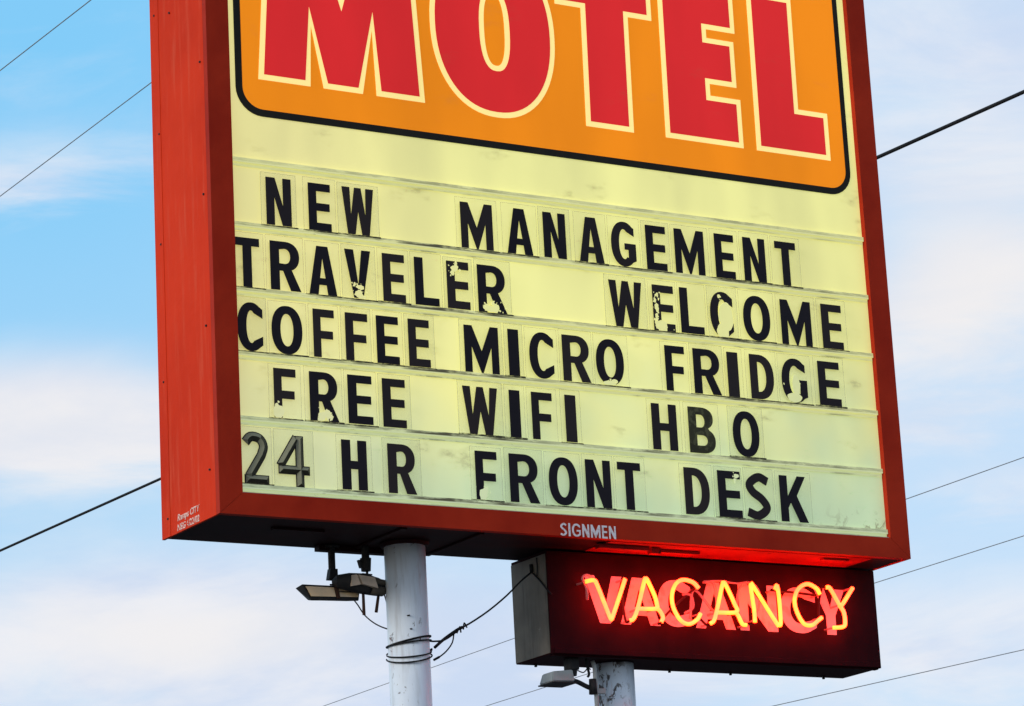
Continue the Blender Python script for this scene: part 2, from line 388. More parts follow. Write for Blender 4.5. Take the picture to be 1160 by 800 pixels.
# ---------------------------------------------------------------- block lettering
def ribbon(pts, ws):
    n = len(pts); L, Rr = [], []
    for i in range(n):
        a = Vector(pts[max(i-1, 0)]); b = Vector(pts[min(i+1, n-1)]); t = (b-a).normalized()
        nx = Vector((-t.y, t.x)); w = ws[i]/2 if isinstance(ws, (list, tuple)) else ws/2
        L.append((pts[i][0]+nx.x*w, pts[i][1]+nx.y*w)); Rr.append((pts[i][0]-nx.x*w, pts[i][1]-nx.y*w))
    return L+Rr[::-1]
def arcpts(cx, cz, rx, rz, a0, a1, k=24, n=2.0):
    o = []
    for i in range(k+1):
        a = R(a0+(a1-a0)*i/k); c, s = math.cos(a), math.sin(a)
        o.append((cx+rx*math.copysign(abs(c)**(2/n), c), cz+rz*math.copysign(abs(s)**(2/n), s)))
    return o
def glyph(ch, w, h, s=None, a=None):
    """returns contour list [outer, hole, ...] for a block capital w wide and h tall"""
    s = s if s else min(.20*h, .36*w) if ch not in 'MWI' else .18*h
    a = a if a else .165*h
    if ch == 'I': return [[(0, 0), (w, 0), (w, h), (0, h)]]
    if ch == 'N': return [[(0, 0), (s*.92, 0), (s*.92, h*.60), (w-s*1.02, 0), (w, 0), (w, h), (w-s*.92, h), (w-s*.92, h*.40), (s*1.02, h), (0, h)]]
    if ch == 'E': return [[(0, 0), (w, 0), (w, a), (s, a), (s, h/2-a/2), (w*.94, h/2-a/2), (w*.94, h/2+a/2), (s, h/2+a/2), (s, h-a), (w*.98, h-a), (w*.98, h), (0, h)]]
    if ch == 'F': return [[(0, 0), (s, 0), (s, h*.47-a/2), (w*.93, h*.47-a/2), (w*.93, h*.47+a/2), (s, h*.47+a/2), (s, h-a), (w, h-a), (w, h), (0, h)]]
    if ch == 'L': return [[(0, 0), (w, 0), (w, a), (s, a), (s, h), (0, h)]]
    if ch == 'T': return [[(w/2-s/2, 0), (w/2+s/2, 0), (w/2+s/2, h-a), (w, h-a), (w, h), (0, h), (0, h-a), (w/2-s/2, h-a)]]
    if ch == 'H': return [[(0, 0), (s, 0), (s, h/2-a/2), (w-s, h/2-a/2), (w-s, 0), (w, 0), (w, h), (w-s, h), (w-s, h/2+a/2), (s, h/2+a/2), (s, h), (0, h)]]
    if ch == 'M':
        m = w/2
        return [[(0, 0), (s*.95, 0), (s*.95, h*.56), (m-s*.12, 0), (m+s*.12, 0), (w-s*.95, h*.56), (w-s*.95, 0), (w, 0), (w, h), (w-s*1.05, h), (m, h*.46), (s*1.05, h), (0, h)]]
    if ch == 'W':
        q = w*.27
        return [[(q-s*.45, 0), (q+s*.50, 0), (w/2, h*.50), (w-q-s*.50, 0), (w-q+s*.45, 0), (w, h), (w-s, h), (w-q, h*.40), (w/2+s*.42, h), (w/2-s*.42, h), (q, h*.40), (s, h), (0, h)]]
    if ch == 'A':
        ap = s*.62; b0, b1 = h*.20, h*.20+a*.85
        def xi(z): return s+(w/2-s)*z/(h*.80)          # inner slope
        return [[(0, 0), (s, 0), (xi(b0), b0), (w-xi(b0), b0), (w-s, 0), (w, 0), (w/2+ap, h), (w/2-ap, h)],
                [(xi(b1)+.0, b1), (w-xi(b1), b1), (w/2, h*.76)]]
    if ch == 'V':
        ap = s*.52
        return [[(w/2-ap, 0), (w/2+ap, 0), (w, h), (w-s, h), (w/2, h*.27), (s, h), (0, h)]]
    if ch == 'Y':
        return [[(w/2-s/2, 0), (w/2+s/2, 0), (w/2+s/2, h*.42), (w, h), (w-s*1.1, h), (w/2, h*.60), (s*1.1, h), (0, h), (w/2-s/2, h*.42)]]
    if ch == 'K':
        return [[(0, 0), (s, 0), (s, h*.30), (s*1.35, h*.42), (w-s*1.12, 0), (w, 0), (w*.62, h*.57), (w*.97, h), (w*.97-s*1.05, h), (s, h*.55), (s, h), (0, h)]]
    if ch == 'O': return [superell(w/2, h/2, w/2, h/2, 2.25), superell(w/2, h/2, w/2-s*.98, h/2-a, 2.15)]
    if ch == 'C':
        o = arcpts(w*.53, h/2, w*.53, h/2, 40, 320, 34, 2.2); i = arcpts(w*.53, h/2, w*.53-s, h/2-a, 302, 58, 30, 2.1)
        return [[(w*.97, h*.685), (w*.97, h*.865)]+[p for p in o if p[0] < w*.84]+[(w*.97, h*.135), (w*.97, h*.315)]+[p for p in i if p[0] < w*.86]]
    if ch == 'G':
        o = arcpts(w*.52, h/2, w*.52, h/2, 50, 325, 34, 2.2); i = arcpts(w*.52, h/2, w*.52-s, h/2-a, 302, 58, 30, 2.1)
        ii = [p for p in i if not (p[0] > w-s*1.0 and p[1] < h*.5)]
        ii = [p for p in ii if p[0] < w*.86]
        low = [(w, h*.14), (w, h*.52), (w*.54, h*.52), (w*.54, h*.52-a*.85), (w-s*.95, h*.52-a*.85), (w-s*.95, h*.20)]
        return [[(w*.94, h*.69), (w*.94, h*.865)]+[p for p in o if p[0] < w*.88]+low+[p for p in ii if p[1] < h*.5 or True]]
    if ch == 'D':
        o = [(0, 0)]+arcpts(w*.36, h/2, w*.64, h/2, -90, 90, 26, 2.3)+[(0, h)]
        i = [(s, a)]+arcpts(w*.36, h/2, w*.64-s, h/2-a, -90, 90, 22, 2.2)+[(s, h-a)]
        return [o, i]
    if ch == 'R':
        zc = h*.70; r = h*.30
        o = [(0, 0), (s, 0), (s, h*.40-a*.0), (w*.42, h*.40), (w-s*1.12, 0), (w, 0), (w*.70, h*.43)]+arcpts(w*.50, zc, w*.46, r, -62, 90, 18, 2.2)+[(0, h)]
        i = [(s, h*.40+a*.9)]+arcpts(w*.48, zc, max(.01, w*.48-s*.98), r-a*.88, -90, 90, 14, 2.2)+[(s, h-a)]
        return [o, i]
    if ch == 'B':
        o = [(0, 0)]+arcpts(w*.5, h*.27, w*.5, h*.27, -90, 58, 16, 2.3)+arcpts(w*.47, h*.76, w*.47, h*.24, -58, 90, 16, 2.3)+[(0, h)]
        i1 = [(s, a)]+arcpts(w*.5, h*.28, w*.5-s, h*.28-a, -90, 90, 12, 2.2)+[(s, h*.56-a)]
        i2 = [(s, h*.56)]+arcpts(w*.46, h*.70, w*.46-s, h*.14-.0, -90, 90, 12, 2.2)+[(s, h*.84)]
        return [o, i1, i2]
    if ch == 'S':
        pts = smooth_path([(w*.92-s*.0, h*.83, 0), (w*.55, h-a*.52, 0), (s*.5+w*.02, h*.76, 0), (w*.30, h*.59, 0), (w*.66, h*.44, 0), (w-s*.5, h*.25, 0), (w*.48, a*.52, 0), (w*.06, h*.15, 0)], 7)
        n = len(pts); ws = []
        for k in range(n):
            ws.append(a*1.02+ (s*1.0-a)*.5)
        return [ribbon([(p.x, p.y) for p in pts], ws)]
    return [[(0, 0), (w, 0), (w, h), (0, h)]]

def put(contours, x, z): return [[(p[0]+x, p[1]+z) for p in c] for c in contours]

# ================================================================ ground
bm = bmesh.new(); bmesh.ops.create_grid(bm, x_segments=8, y_segments=8, size=2500)
me = bm_mesh(bm); me.transform(Matrix.Translation((0, 0, -Z0)))
g = link('ground', me, asphalt, None, (0, 0, -Z0)); g['kind'] = 'structure'
# raised planting kerb round the poles
kb = [(-1.0, 4.6, -.9, 1.6)]
bm = bmesh.new()
for x0, x1, y0, y1 in kb:
    box(bm, x0, x1, y0, y0+.15, -Z0, -Z0+.14, .01); box(bm, x0, x1, y1-.15, y1, -Z0, -Z0+.14, .01)
    box(bm, x0, x0+.15, y0+.16, y1-.16, -Z0, -Z0+.14, .01); box(bm, x1-.15, x1, y0+.16, y1-.16, -Z0, -Z0+.14, .01)
conc = paint('kerb_concrete', (.30, .29, .27), (.22, .215, .20), .9, None)
k_ = link('kerb', bm_mesh(bm), conc, None, (1.8, .3, -Z0)); k_['kind'] = 'structure'

# ================================================================ the cabinet
sign = thing('motel_sign', 'large red sign cabinet with orange MOTEL panel above a yellow lit message board', 'sign', (0, 0, 0))
body_m = [(0, .012, .037, D, 0, H), (W-.012, W, .037, D, 0, H), (.0125, W-.0125, D-.012, D, 0.0125, H-.0125), (.0125, W-.0125, .037, D-.0125, H-.012, H)]
link('cabinet_side', boxes([body_m[0]]), red, sign)
link('cabinet_side', boxes([body_m[1]]), red, sign)
link('cabinet_back', boxes([body_m[2]]), red, sign)
link('cabinet_top', boxes([body_m[3]]), red, sign)
# underside: sheet set a little up inside the lip, with drain channels and stiffeners
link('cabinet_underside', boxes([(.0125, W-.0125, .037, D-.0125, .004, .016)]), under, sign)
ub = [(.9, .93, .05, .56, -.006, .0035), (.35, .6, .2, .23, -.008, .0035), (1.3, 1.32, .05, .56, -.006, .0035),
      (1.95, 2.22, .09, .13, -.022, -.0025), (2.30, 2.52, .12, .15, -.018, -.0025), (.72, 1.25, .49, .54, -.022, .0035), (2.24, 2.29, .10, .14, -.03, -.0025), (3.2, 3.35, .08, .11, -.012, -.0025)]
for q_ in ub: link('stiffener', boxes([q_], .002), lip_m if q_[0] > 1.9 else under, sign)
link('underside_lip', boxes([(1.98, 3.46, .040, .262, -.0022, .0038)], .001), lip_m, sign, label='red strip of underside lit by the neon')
# flange strip and rivets on the left side
link('side_flange', boxes([(-.0022, -.0005, .50, .588, .0, H)], .0006), red, sign)
bm = bmesh.new()
for (y, z) in [(.54, 2.433), (.377, 2.389), (.514, 1.855), (.524, 1.337), (.07, 1.437), (.081, .844), (.531, .702), (.085, .207), (.52, .081), (.07, 2.05), (.07, 2.65)]:
    cyl_bm(bm, (-.006, y, z), (.002, y, z), .0045, .006, 10)
link('rivets', bm_mesh(bm), dark_metal, sign)
# retaining frame, four mitred members
XL, XR, ZB, ZT = .110, 3.549, .097, H-.10
def member(p):   # p: 4 (x,z) outer->inner; mitred channel with a chamfered inner lip
    bm = bmesh.new(); flat([p], 0.0, .036, bm)
    ed = [e for e in bm.edges if all(abs(v.co.y) < 1e-6 for v in e.verts) and len(e.link_faces) == 2 and e.calc_face_angle(0) > .5]
    bmesh.ops.bevel(bm, geom=ed, offset=.004, segments=2, profile=.6, affect='EDGES')
    return bm_mesh(bm)
e = .0008
link('frame_member', member([(0, e), (0, H-e), (XL, ZT-e), (XL, ZB+e)]), frame_red, sign)
link('frame_member', member([(W, e), (XR, ZB+e), (XR, ZT-e), (W, H-e)]), frame_red, sign)
fbot = link('frame_member', member([(e, 0), (XL+e, ZB), (XR-e, ZB), (W-e, 0)]), frame_red, sign, label='bottom red frame member lettered SIGNMEN')
link('frame_member', member([(e, H), (W-e, H), (XR-e, ZT), (XL+e, ZT)]), frame_red, sign)
# maker's name on the bottom member
bm = bmesh.new(); x = 1.688
for ch, wd in zip('SIGNMEN', (.034, .009, .045, .036, .050, .028, .036)):
    flat(put(glyph(ch, wd, .060, .0085, .0085), x, .0), -.0015, .001, bm); x += wd+.0095
me = bm_mesh(bm)
sg = link('maker_name', me, white_ink, fbot)
# stencilled lines low on the left side (built-in font)
def text_mesh(txt, size, shear=.2, offset=.0):
    c = bpy.data.curves.new('t', 'FONT'); c.body = txt; c.size = size; c.shear = shear; c.offset = offset; c.extrude = .0006
    o = bpy.data.objects.new('t', c); COL.objects.link(o)
    dg = bpy.context.evaluated_depsgraph_get(); me = bpy.data.meshes.new_from_object(o.evaluated_get(dg))
    bpy.data.objects.remove(o); return me
for txt, y0, z0, sz in (('Ramps CITY', .425, .052, .040), ('NEG 6/22/02', .430, .008, .040)):
    me = text_mesh(txt, sz, .15, .0010)
    xs = [v.co.x for v in me.vertices]; k = .225/(max(xs)-min(xs))
    for v in me.vertices: v.co = Vector((-.0012-v.co.z, y0-v.co.x*k, z0+v.co.y))
    link('stencil_text', me, stencil, sign)

# message face
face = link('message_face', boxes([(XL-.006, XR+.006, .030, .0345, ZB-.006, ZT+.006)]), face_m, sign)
RAIL_Z = [1.607, 1.311, 1.015, .727, .437, .138]
for zi, h_ in enumerate(RAIL_Z):
    bx = [(XL+.001, XR-.003, .0145, .0168, -.010, .0025), (XL+.001, XR-.003, .0145, .0298, -.0195, -.0102), (XL+.001, XR-.003, .0245, .0298, -.0355, -.0197)]
    if zi == 5: bx[2] = (XL+.001, XR-.003, .0245, .0298, -.030, -.0197)
    me = boxes([(a, b, c, d, e0+h_, f+h_) for a, b, c, d, e0, f in bx], .0008)
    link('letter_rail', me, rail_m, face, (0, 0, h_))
# bottom drip strip, pale
link('drip_strip', boxes([(XL+.001, XR-.001, .012, .0295, ZB+.0005, ZB+.006)]), strip_m, face)

# orange panel, black border, MOTEL
PX0, PX1, PZ0, PZ1 = .149, 3.508, 1.817, 3.02
pan = link('logo_panel', flat([round_rect(PX0+.012, PX1-.012, PZ0+.012, PZ1-.012, .115)], .0285, .0300), orange_m, sign)
link('border', flat([round_rect(PX0, PX1, PZ0, PZ1, .128), round_rect(PX0+.033, PX1-.028, PZ0+.033, PZ1-.033, .098)], .0265, .0299), black_v, pan)
B0, T0 = 1.991, 2.817
big = {
 'M': [[(.262, B0), (.521, B0), (.533, 2.289), (.588, B0), (.786, B0), (.846, 2.311), (.857, B0), (1.107, B0), (1.066, T0), (.80, T0), (.692, 2.46), (.585, T0), (.323, T0)]],
 'O': [superell(1.489, 2.4025, .336, .4325, 2.2, 72), superell(1.497, 2.4025, .056, .178, 2.5, 40)],
 'T': [[(1.975, B0), (2.241, B0), (2.247, 2.577), (2.383, 2.577), (2.383, T0), (1.839, T0), (1.839, 2.585), (1.982, 2.585)]],
 'E': [[(2.423, B0), (2.873, B0), (2.873, 2.238), (2.698, 2.238), (2.698, 2.299), (2.856, 2.299), (2.856, 2.535), (2.698, 2.535), (2.698, 2.581), (2.868, 2.581), (2.868, T0), (2.428, T0)]],
 'L': [[(2.952, B0), (3.393, B0), (3.393, 2.235), (3.218, 2.235), (3.222, T0), (2.955, T0)]]}
for ch in 'MOTEL':
    c = big[ch]
    lo = link('letter_outline', flat(c, .0262, .0284), cream_v, pan, label='cream outline of the %s in MOTEL' % ch)
    rd = [inset(c[0], .026)]
    if len(c) > 1: rd.append([(1.497+(p[0]-1.497)*1.48, 2.4025+(p[1]-2.4025)*1.15) for p in c[1]])
    link('letter_face', flat(rd, .0250, .0270), red_v, pan, label='red %s of MOTEL' % ch)

# ================================================================ changeable letters
ROWS = [
 ("NEW MANAGEMENT", 1.312, .221, 'top', [(0.275,0.398),(0.483,0.595),(0.652,0.811),(1.258,1.426),(1.5,1.637),(1.697,1.818),(1.889,2.024),(2.067,2.203),(2.261,2.375),(2.423,2.59),(2.652,2.765),(2.817,2.945),(3.004,3.126)]),
 ("TRAVELER WELCOME", 1.017, .225, 'second', [(0.114,0.233),(0.285,0.433),(0.473,0.61),(0.653,0.783),(0.842,0.956),(1.005,1.128),(1.171,1.288),(1.331,1.481),(2.037,2.219),(2.278,2.398),(2.431,2.562),(2.601,2.735),(2.791,2.946),(3.01,3.188),(3.251,3.374)]),
 ("COFFEE MICRO FRIDGE", .729, .221, 'middle', [(0.116,0.242),(0.281,0.43),(0.484,0.588),(0.643,0.754),(0.798,0.911),(0.959,1.068),(1.246,1.424),(1.475,1.531),(1.586,1.719),(1.763,1.912),(1.944,2.095),(2.326,2.435),(2.484,2.637),(2.677,2.739),(2.806,2.942),(2.989,3.136),(3.205,3.334)]),
 ("FREE WIFI HBO", .441, .223, 'fourth', [(0.282,0.389),(0.455,0.597),(0.643,0.765),(0.815,0.932),(1.223,1.404),(1.465,1.521),(1.582,1.691),(1.76,1.818),(2.23,2.368),(2.434,2.581),(2.683,2.833)]),
 ("24 HR FRONT DESK", .143, .225, 'bottom', [(0.133,0.242),(0.292,0.439),(0.6,0.724),(0.828,0.969),(1.271,1.383),(1.447,1.601),(1.653,1.805),(1.85,1.984),(2.023,2.148),(2.388,2.527),(2.576,2.706),(2.731,2.87),(2.928,3.084)])]
# flaked paint: (row, index): [(u, v, ru, rv)...] in glyph fractions
CHIPS = {(1,3): [(.5,.10,.17,.07),(.56,.24,.14,.05),(.35,.30,.05,.03),(.62,.04,.12,.04)], (1,6): [(.36,.86,.16,.07),(.26,.76,.10,.05),(.42,.96,.06,.05)],
 (1,7): [(.42,.08,.22,.07),(.26,.12,.10,.06),(.62,.12,.10,.08),(.5,.2,.05,.05)], (1,9): [(.17,.50,.09,.10),(.14,.32,.07,.06),(.35,.10,.30,.12),(.10,.66,.05,.06),(.22,.78,.05,.05),(.12,.20,.08,.06)],
 (1,11): [(.66,.47,.32,.30),(.50,.14,.26,.19),(.40,.90,.06,.04)], (2,10): [(.45,.05,.22,.055),(.62,.09,.12,.05)], (2,15): [(.46,.12,.28,.11),(.55,.40,.15,.24)],
 (3,0): [(.18,.13,.24,.14),(.10,.25,.08,.05)], (3,1): [(.42,.12,.14,.09),(.60,.16,.10,.10),(.72,.10,.06,.05),(.30,.05,.06,.05)], (4,4): [(.32,.11,.19,.13),(.42,.22,.08,.05)], (4,10): [(.82,.90,.10,.05),(.74,.80,.04,.05)]}
LOOK = {(1,3): 'with scuffed lower tip', (1,6): 'chipped near its top', (1,7): 'with flaked foot', (1,9): 'with badly flaked stem', (1,11): 'with its curve worn away', (2,10): 'chipped at the bottom',
        (2,15): 'with a worn hollow', (3,0): 'with its foot missing', (3,1): 'with peeling foot', (4,4): 'with a nibbled stem', (4,10): 'chipped at its top right', (3,9): ''}
ORD = ['first', 'second', 'third', 'fourth', 'fifth', 'sixth', 'seventh', 'eighth', 'ninth', 'tenth']
def blob(u, v, ru, rv, rnd, k=30, j=1.0):
    ph = [rnd.uniform(0, 6.28) for _ in range(4)]
    o = []
    for i in range(k):
        a = 2*math.pi*i/k
        r = 1+j*(.18*math.sin(2*a+ph[0])+.16*math.sin(3*a+ph[1])+.12*math.sin(7*a+ph[2])+rnd.uniform(-.13, .13))
        o.append((u+ru*r*math.cos(a), v+rv*r*math.sin(a)))
    return o
def clip_slab(bm, poly, x0, x1, z0, z1, y0, y1):
    poly = [(min(max(p[0], x0), x1), min(max(p[1], z0), z1)) for p in poly]
    q = []
    for p in poly:
        if not q or (abs(p[0]-q[-1][0])+abs(p[1]-q[-1][1])) > 1e-5: q.append(p)
    if len(q) > 2: flat([q], y0, y1, bm)
def prism_stroke(bm, a, b, w, yb, yf):
    yf -= .006
    """embossed bar with a raised ridge"""
    a, b = Vector(a), Vector(b); t = (b-a).normalized(); n = Vector((-t.y, t.x)); h = w/2
    P = [a+n*h, a-n*h, b-n*h, b+n*h]; r0 = a+t*h*.8; r1 = b-t*h*.8
    v = [bm.verts.new((p.x, yf+.0115, p.y)) for p in P]; k = [bm.verts.new((p.x, yf, p.y)) for p in (r0, r1)]
    u = [bm.verts.new((p.x, yb, p.y)) for p in P]
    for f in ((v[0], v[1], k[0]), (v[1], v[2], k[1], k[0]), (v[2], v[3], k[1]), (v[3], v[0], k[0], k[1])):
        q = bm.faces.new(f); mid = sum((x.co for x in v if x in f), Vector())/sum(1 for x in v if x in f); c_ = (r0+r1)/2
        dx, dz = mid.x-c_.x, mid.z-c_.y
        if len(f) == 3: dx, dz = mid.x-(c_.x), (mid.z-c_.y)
        q.material_index = 1 if (dx*.8-dz*.6) > 0 else 0  # facets towards lower right get the painted shade
    for i in range(4): bm.faces.new((v[i], v[(i+1) % 4], u[(i+1) % 4], u[i]))
    bm.faces.new(u)
def prism_path(bm, pts, w, y0, ridge, y1):
    n = len(pts); Lr, Rr, Kr, Lb, Rb = [], [], [], [], []
    for i in range(n):
        a = Vector(pts[max(i-1, 0)]); b = Vector(pts[min(i+1, n-1)]); t = (b-a).normalized(); nx = Vector((-t.y, t.x))*w/2; p = Vector(pts[i])
        k = p + (t*w*.4 if i == 0 else (-t*w*.4 if i == n-1 else Vector((0, 0))))
        Lr.append(bm.verts.new((p.x+nx.x, y0, p.y+nx.y))); Rr.append(bm.verts.new((p.x-nx.x, y0, p.y-nx.y))); Kr.append(bm.verts.new((k.x, ridge, k.y)))
        Lb.append(bm.verts.new((p.x+nx.x, y1, p.y+nx.y))); Rb.append(bm.verts.new((p.x-nx.x, y1, p.y-nx.y)))
    for i in range(n-1):
        f = bm.faces.new((Lr[i], Lr[i+1], Kr[i+1], Kr[i])); g_ = bm.faces.new((Rr[i], Kr[i], Kr[i+1], Rr[i+1]))
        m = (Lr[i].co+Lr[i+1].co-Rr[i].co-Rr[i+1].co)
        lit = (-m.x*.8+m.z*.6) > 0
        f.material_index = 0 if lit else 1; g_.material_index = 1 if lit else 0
        bm.faces.new((Lr[i], Lb[i], Lb[i+1], Lr[i+1])); bm.faces.new((Rr[i], Rr[i+1], Rb[i+1], Rb[i])); bm.faces.new((Lb[i], Rb[i], Rb[i+1], Lb[i+1]))
    for i in (0, n-1):
        bm.faces.new((Lr[i], Kr[i], Rr[i])); bm.faces.new((Lr[i], Rr[i], Rb[i], Lb[i]))
for ri, (txt, zb, hh, rname, spans) in enumerate(ROWS):
    words = txt.split(); li = 0
    for wd in words:
        for ci, ch in enumerate(wd):
            x0, x1 = spans[li]; rnd = random.Random(ri*100+li)
            gl = (x0-spans[li-1][1])/2-.004 if li else x0-XL-.002
            gr = (spans[li+1][0]-x1)/2-.004 if li+1 < len(spans) else .03
            tl, tr = min(.026, max(.001, gl)), min(.026, max(.001, gr))
            kind = 'number' if ch.isdigit() else 'letter'
            look = LOOK.get((ri, li), '')
            colr = 'embossed grey' if ch.isdigit() else ('scratched brownish black' if (ri, li) == (3, 9) else 'black')
            lab = '%s %s %s%s, %s in %s on the %s row' % (colr, kind, ch, ' '+look if look else '', ORD[ci], wd, rname)
            if wd == 'HR': lab = '%s letter %s of HR in the bottom row' % (colr, ch)
            dz = rnd.uniform(-.0005, .002); dzr = rnd.uniform(-.004, .004)
            ln = thing('changeable_letter', lab, 'sign letter', ((x0+x1)/2, .020, zb-.003), 'changeable letters on the message board')
            # clear tile + rim
            tx0, tx1, tz0, tz1 = x0-tl, x1+tr, zb-.009, zb+hh+.024+rnd.uniform(-.004, .004)
            bm = bmesh.new(); box(bm, tx0, tx1, .0185, .0205, tz0, tz1)
            for f in bm.faces: f.material_index = 0
            nf = len(bm.faces)
            rw = .0028
            box(bm, tx0, tx0+rw, .0178, .0184, tz0, tz1); box(bm, tx1-rw, tx1, .0178, .0184, tz0, tz1); box(bm, tx0+rw, tx1-rw, .0178, .0184, tz1-rw, tz1)
            bm.faces.ensure_lookup_table()
            for f in bm.faces[nf:]: f.material_index = 1
            n2_ = len(bm.faces)
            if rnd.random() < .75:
                box(bm, tx0-.004, tx1+.004, .0137, .0143, zb-.0045+rnd.uniform(-.002, .001), zb+rnd.choice([.0, .001, .003]))  # bar along the tile foot, grime and painted shadow together
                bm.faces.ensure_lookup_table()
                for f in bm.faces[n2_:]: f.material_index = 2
            link('clear_tile', bm_mesh(bm), [tile_m if rnd.random() < .7 else tile_o, edge_m, grime_shadow_m], ln)
            w_ = x1-x0
            if ch == '2':
                bm = bmesh.new(); sw = .034
                pts = [(0.004, hh*.80), (.030, hh*.97-.012), (.072, hh*.94-.012), (.090, hh*.74), (.078, hh*.56), (.018, .030)]
                pts = [(x0+px*w_/.109, zb+pz) for px, pz in pts]
                P = smooth_path([(p[0], p[1], 0) for p in pts[:5]], 4); P = [(p.x, p.y) for p in P]+[pts[5]]
                prism_path(bm, P, sw, .0160, .0060, .0183)
                prism_stroke(bm, (x0+.002, zb+.018), (x1, zb+.018), sw, .0183, .0100)
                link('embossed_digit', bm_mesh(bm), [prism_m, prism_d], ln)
                gs = [(ribbon([p for p in P], sw+.009)), [(x0-.004, zb-.003), (x1+.004, zb-.003), (x1+.004, zb+.039), (x0-.004, zb+.039)]]
                bm = bmesh.new(); flat([gs[0]], .0172, .0184, bm); flat([gs[1]], .0168, .0184, bm); link('dark_edge', bm_mesh(bm), letter_m, ln)
            elif ch == '4':
                bm = bmesh.new(); bm2 = bmesh.new()
                for k4, (a, b) in enumerate((((x0+w_*.60, zb+hh-.010), (x0+.010, zb+.090)), ((x0+.004, zb+.072), (x1, zb+.072)), ((x0+w_*.70, zb), (x0+w_*.70, zb+hh-.004)))):
                    prism_stroke(bm, a, b, .031, .0183, .0105-.0003*k4)
                    t = (Vector(b)-Vector(a)).normalized()*.004
                    flat([ribbon([tuple(Vector(a)-t), tuple(Vector(b)+t)], .040)], .0172-.0003*k4, .0184, bm2)
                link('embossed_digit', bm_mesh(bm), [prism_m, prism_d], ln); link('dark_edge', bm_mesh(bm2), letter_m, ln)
            else:
                c = put(glyph(ch, w_, hh*.99), x0, zb+.002+dz)
                link('printed_letter', flat(c, .0158, .0182), letter_b if (ri, li) == (3, 9) else letter_m, ln)
            if (ri, li) in CHIPS:
                bm = bmesh.new()
                for (u, v, ru, rv) in CHIPS[(ri, li)]:
                    clip_slab(bm, blob(x0+u*w_, zb+v*hh, ru*w_, rv*hh, rnd, j=.22 if (ri, li) in ((1, 11), (2, 15), (2, 10), (3, 0)) else .6), tx0+.003, tx1-.003, zb+.002, tz1-.004, .0148+rnd.uniform(0, .0005), .0156)
                    for _ in range(4):
                        su, sv = u+rnd.gauss(0, 1)*ru*1.15, v+rnd.gauss(0, 1)*rv*1.3
                        q = rnd.uniform(.0012, .0045)
                        clip_slab(bm, blob(x0+su*w_, zb+sv*hh, q, q*1.3, rnd, 9), x0, x1, zb+.002, zb+hh, .0148, .0156)
                link('bare_patch', bm_mesh(bm), chip_m, ln)
            li += 1

# ================================================================ VACANCY box
BX0, BX1, BY0, BY1, BZ0 = 1.77, 3.64, .275, .590, -.486
vac = thing('vacancy_sign', 'black box sign with glowing red neon VACANCY under the red cabinet', 'neon sign', (2.7, BY0, BZ0))
bm = bmesh.new(); box(bm, BX0+.003, BX1, BY0, BY1, BZ0, -.007, .003)
hou = link('housing', bm_mesh(bm), black_box, vac)
link('end_plate', boxes([(BX0-.001, BX0+.0025, BY0+.004, BY1-.004, BZ0+.004, -.022)], .001), box_grey, vac, label='weathered grey end plate')
link('bottom_trim', boxes([(BX0+.02, BX1-.01, BY0-.006, BY0-.0005, BZ0+.002, BZ0+.026), (BX0+.02, BX1-.01, BY0+.01, BY0+.04, BZ0-.006, BZ0-.0005)], .002), black_box, vac)
bm = bmesh.new()
for xx in (1.86, 2.25, 2.6, 2.95, 3.5): cyl_bm(bm, (xx, BY1-.03, BZ0-.012), (xx, BY1-.03, BZ0+.002), .007, seg=8)
link('bolts', bm_mesh(bm), dark_metal, vac)
PAINT = [('V', 1.972, 2.176), ('A', 2.158, 2.376), ('C', 2.372, 2.56), ('A', 2.575, 2.80), ('N', 2.828, 3.045), ('C', 3.068, 3.278), ('Y', 3.270, 3.450)]
for i, (ch, x0, x1) in enumerate(PAINT):
    w_ = x1-x0; yy = BY0-.0012-.0005*(i % 2)
    link('painted_letter', flat(put(glyph(ch, w_, .222, .055, .046), x0, -.334), yy, BY0+.001), vac_paint, vac, label='painted %s behind the neon tubes' % ch)
# a margin of red glow is the neon's own light on the box face
NEON = [
 ('V', [[(1.932,-.160),(1.978,-.152),(1.997,-.181),(2.052,-.318),(2.0595,-.323),(2.067,-.318),(2.14,-.155),(2.147,-.138)]]),
 ('A', [[(2.161,-.33),(2.181,-.321),(2.207,-.272),(2.254,-.140),(2.262,-.130),(2.271,-.138),(2.305,-.208),(2.314,-.246),(2.308,-.268),(2.214,-.273)], [(2.308,-.268),(2.329,-.273),(2.348,-.305),(2.336,-.33)]]),
 ('C', [[(2.553,-.160),(2.524,-.134),(2.468,-.125),(2.424,-.150),(2.4,-.206),(2.407,-.264),(2.441,-.317),(2.486,-.333),(2.534,-.309),(2.555,-.28)]]),
 ('A', [[(2.606,-.326),(2.635,-.296),(2.688,-.140),(2.698,-.127),(2.708,-.136),(2.75,-.222),(2.758,-.264),(2.645,-.271)], [(2.758,-.264),(2.772,-.28),(2.792,-.318),(2.815,-.322)]]),
 ('N', [[(2.861,-.309),(2.861,-.25),(2.851,-.140),(2.856,-.128),(2.866,-.136),(2.982,-.303),(2.997,-.315),(3.009,-.303),(3.010,-.19),(3.003,-.126),(2.99,-.145)]]),
 ('C', [[(3.251,-.156),(3.232,-.127),(3.179,-.109),(3.124,-.138),(3.099,-.193),(3.11,-.252),(3.145,-.303),(3.192,-.307),(3.235,-.279),(3.252,-.268)]]),
 ('Y', [[(3.292,-.12),(3.314,-.124),(3.36,-.198),(3.372,-.203),(3.385,-.192),(3.449,-.114)], [(3.364,-.202),(3.389,-.236),(3.391,-.292),(3.37,-.308),(3.319,-.313)]])]
NY = .200
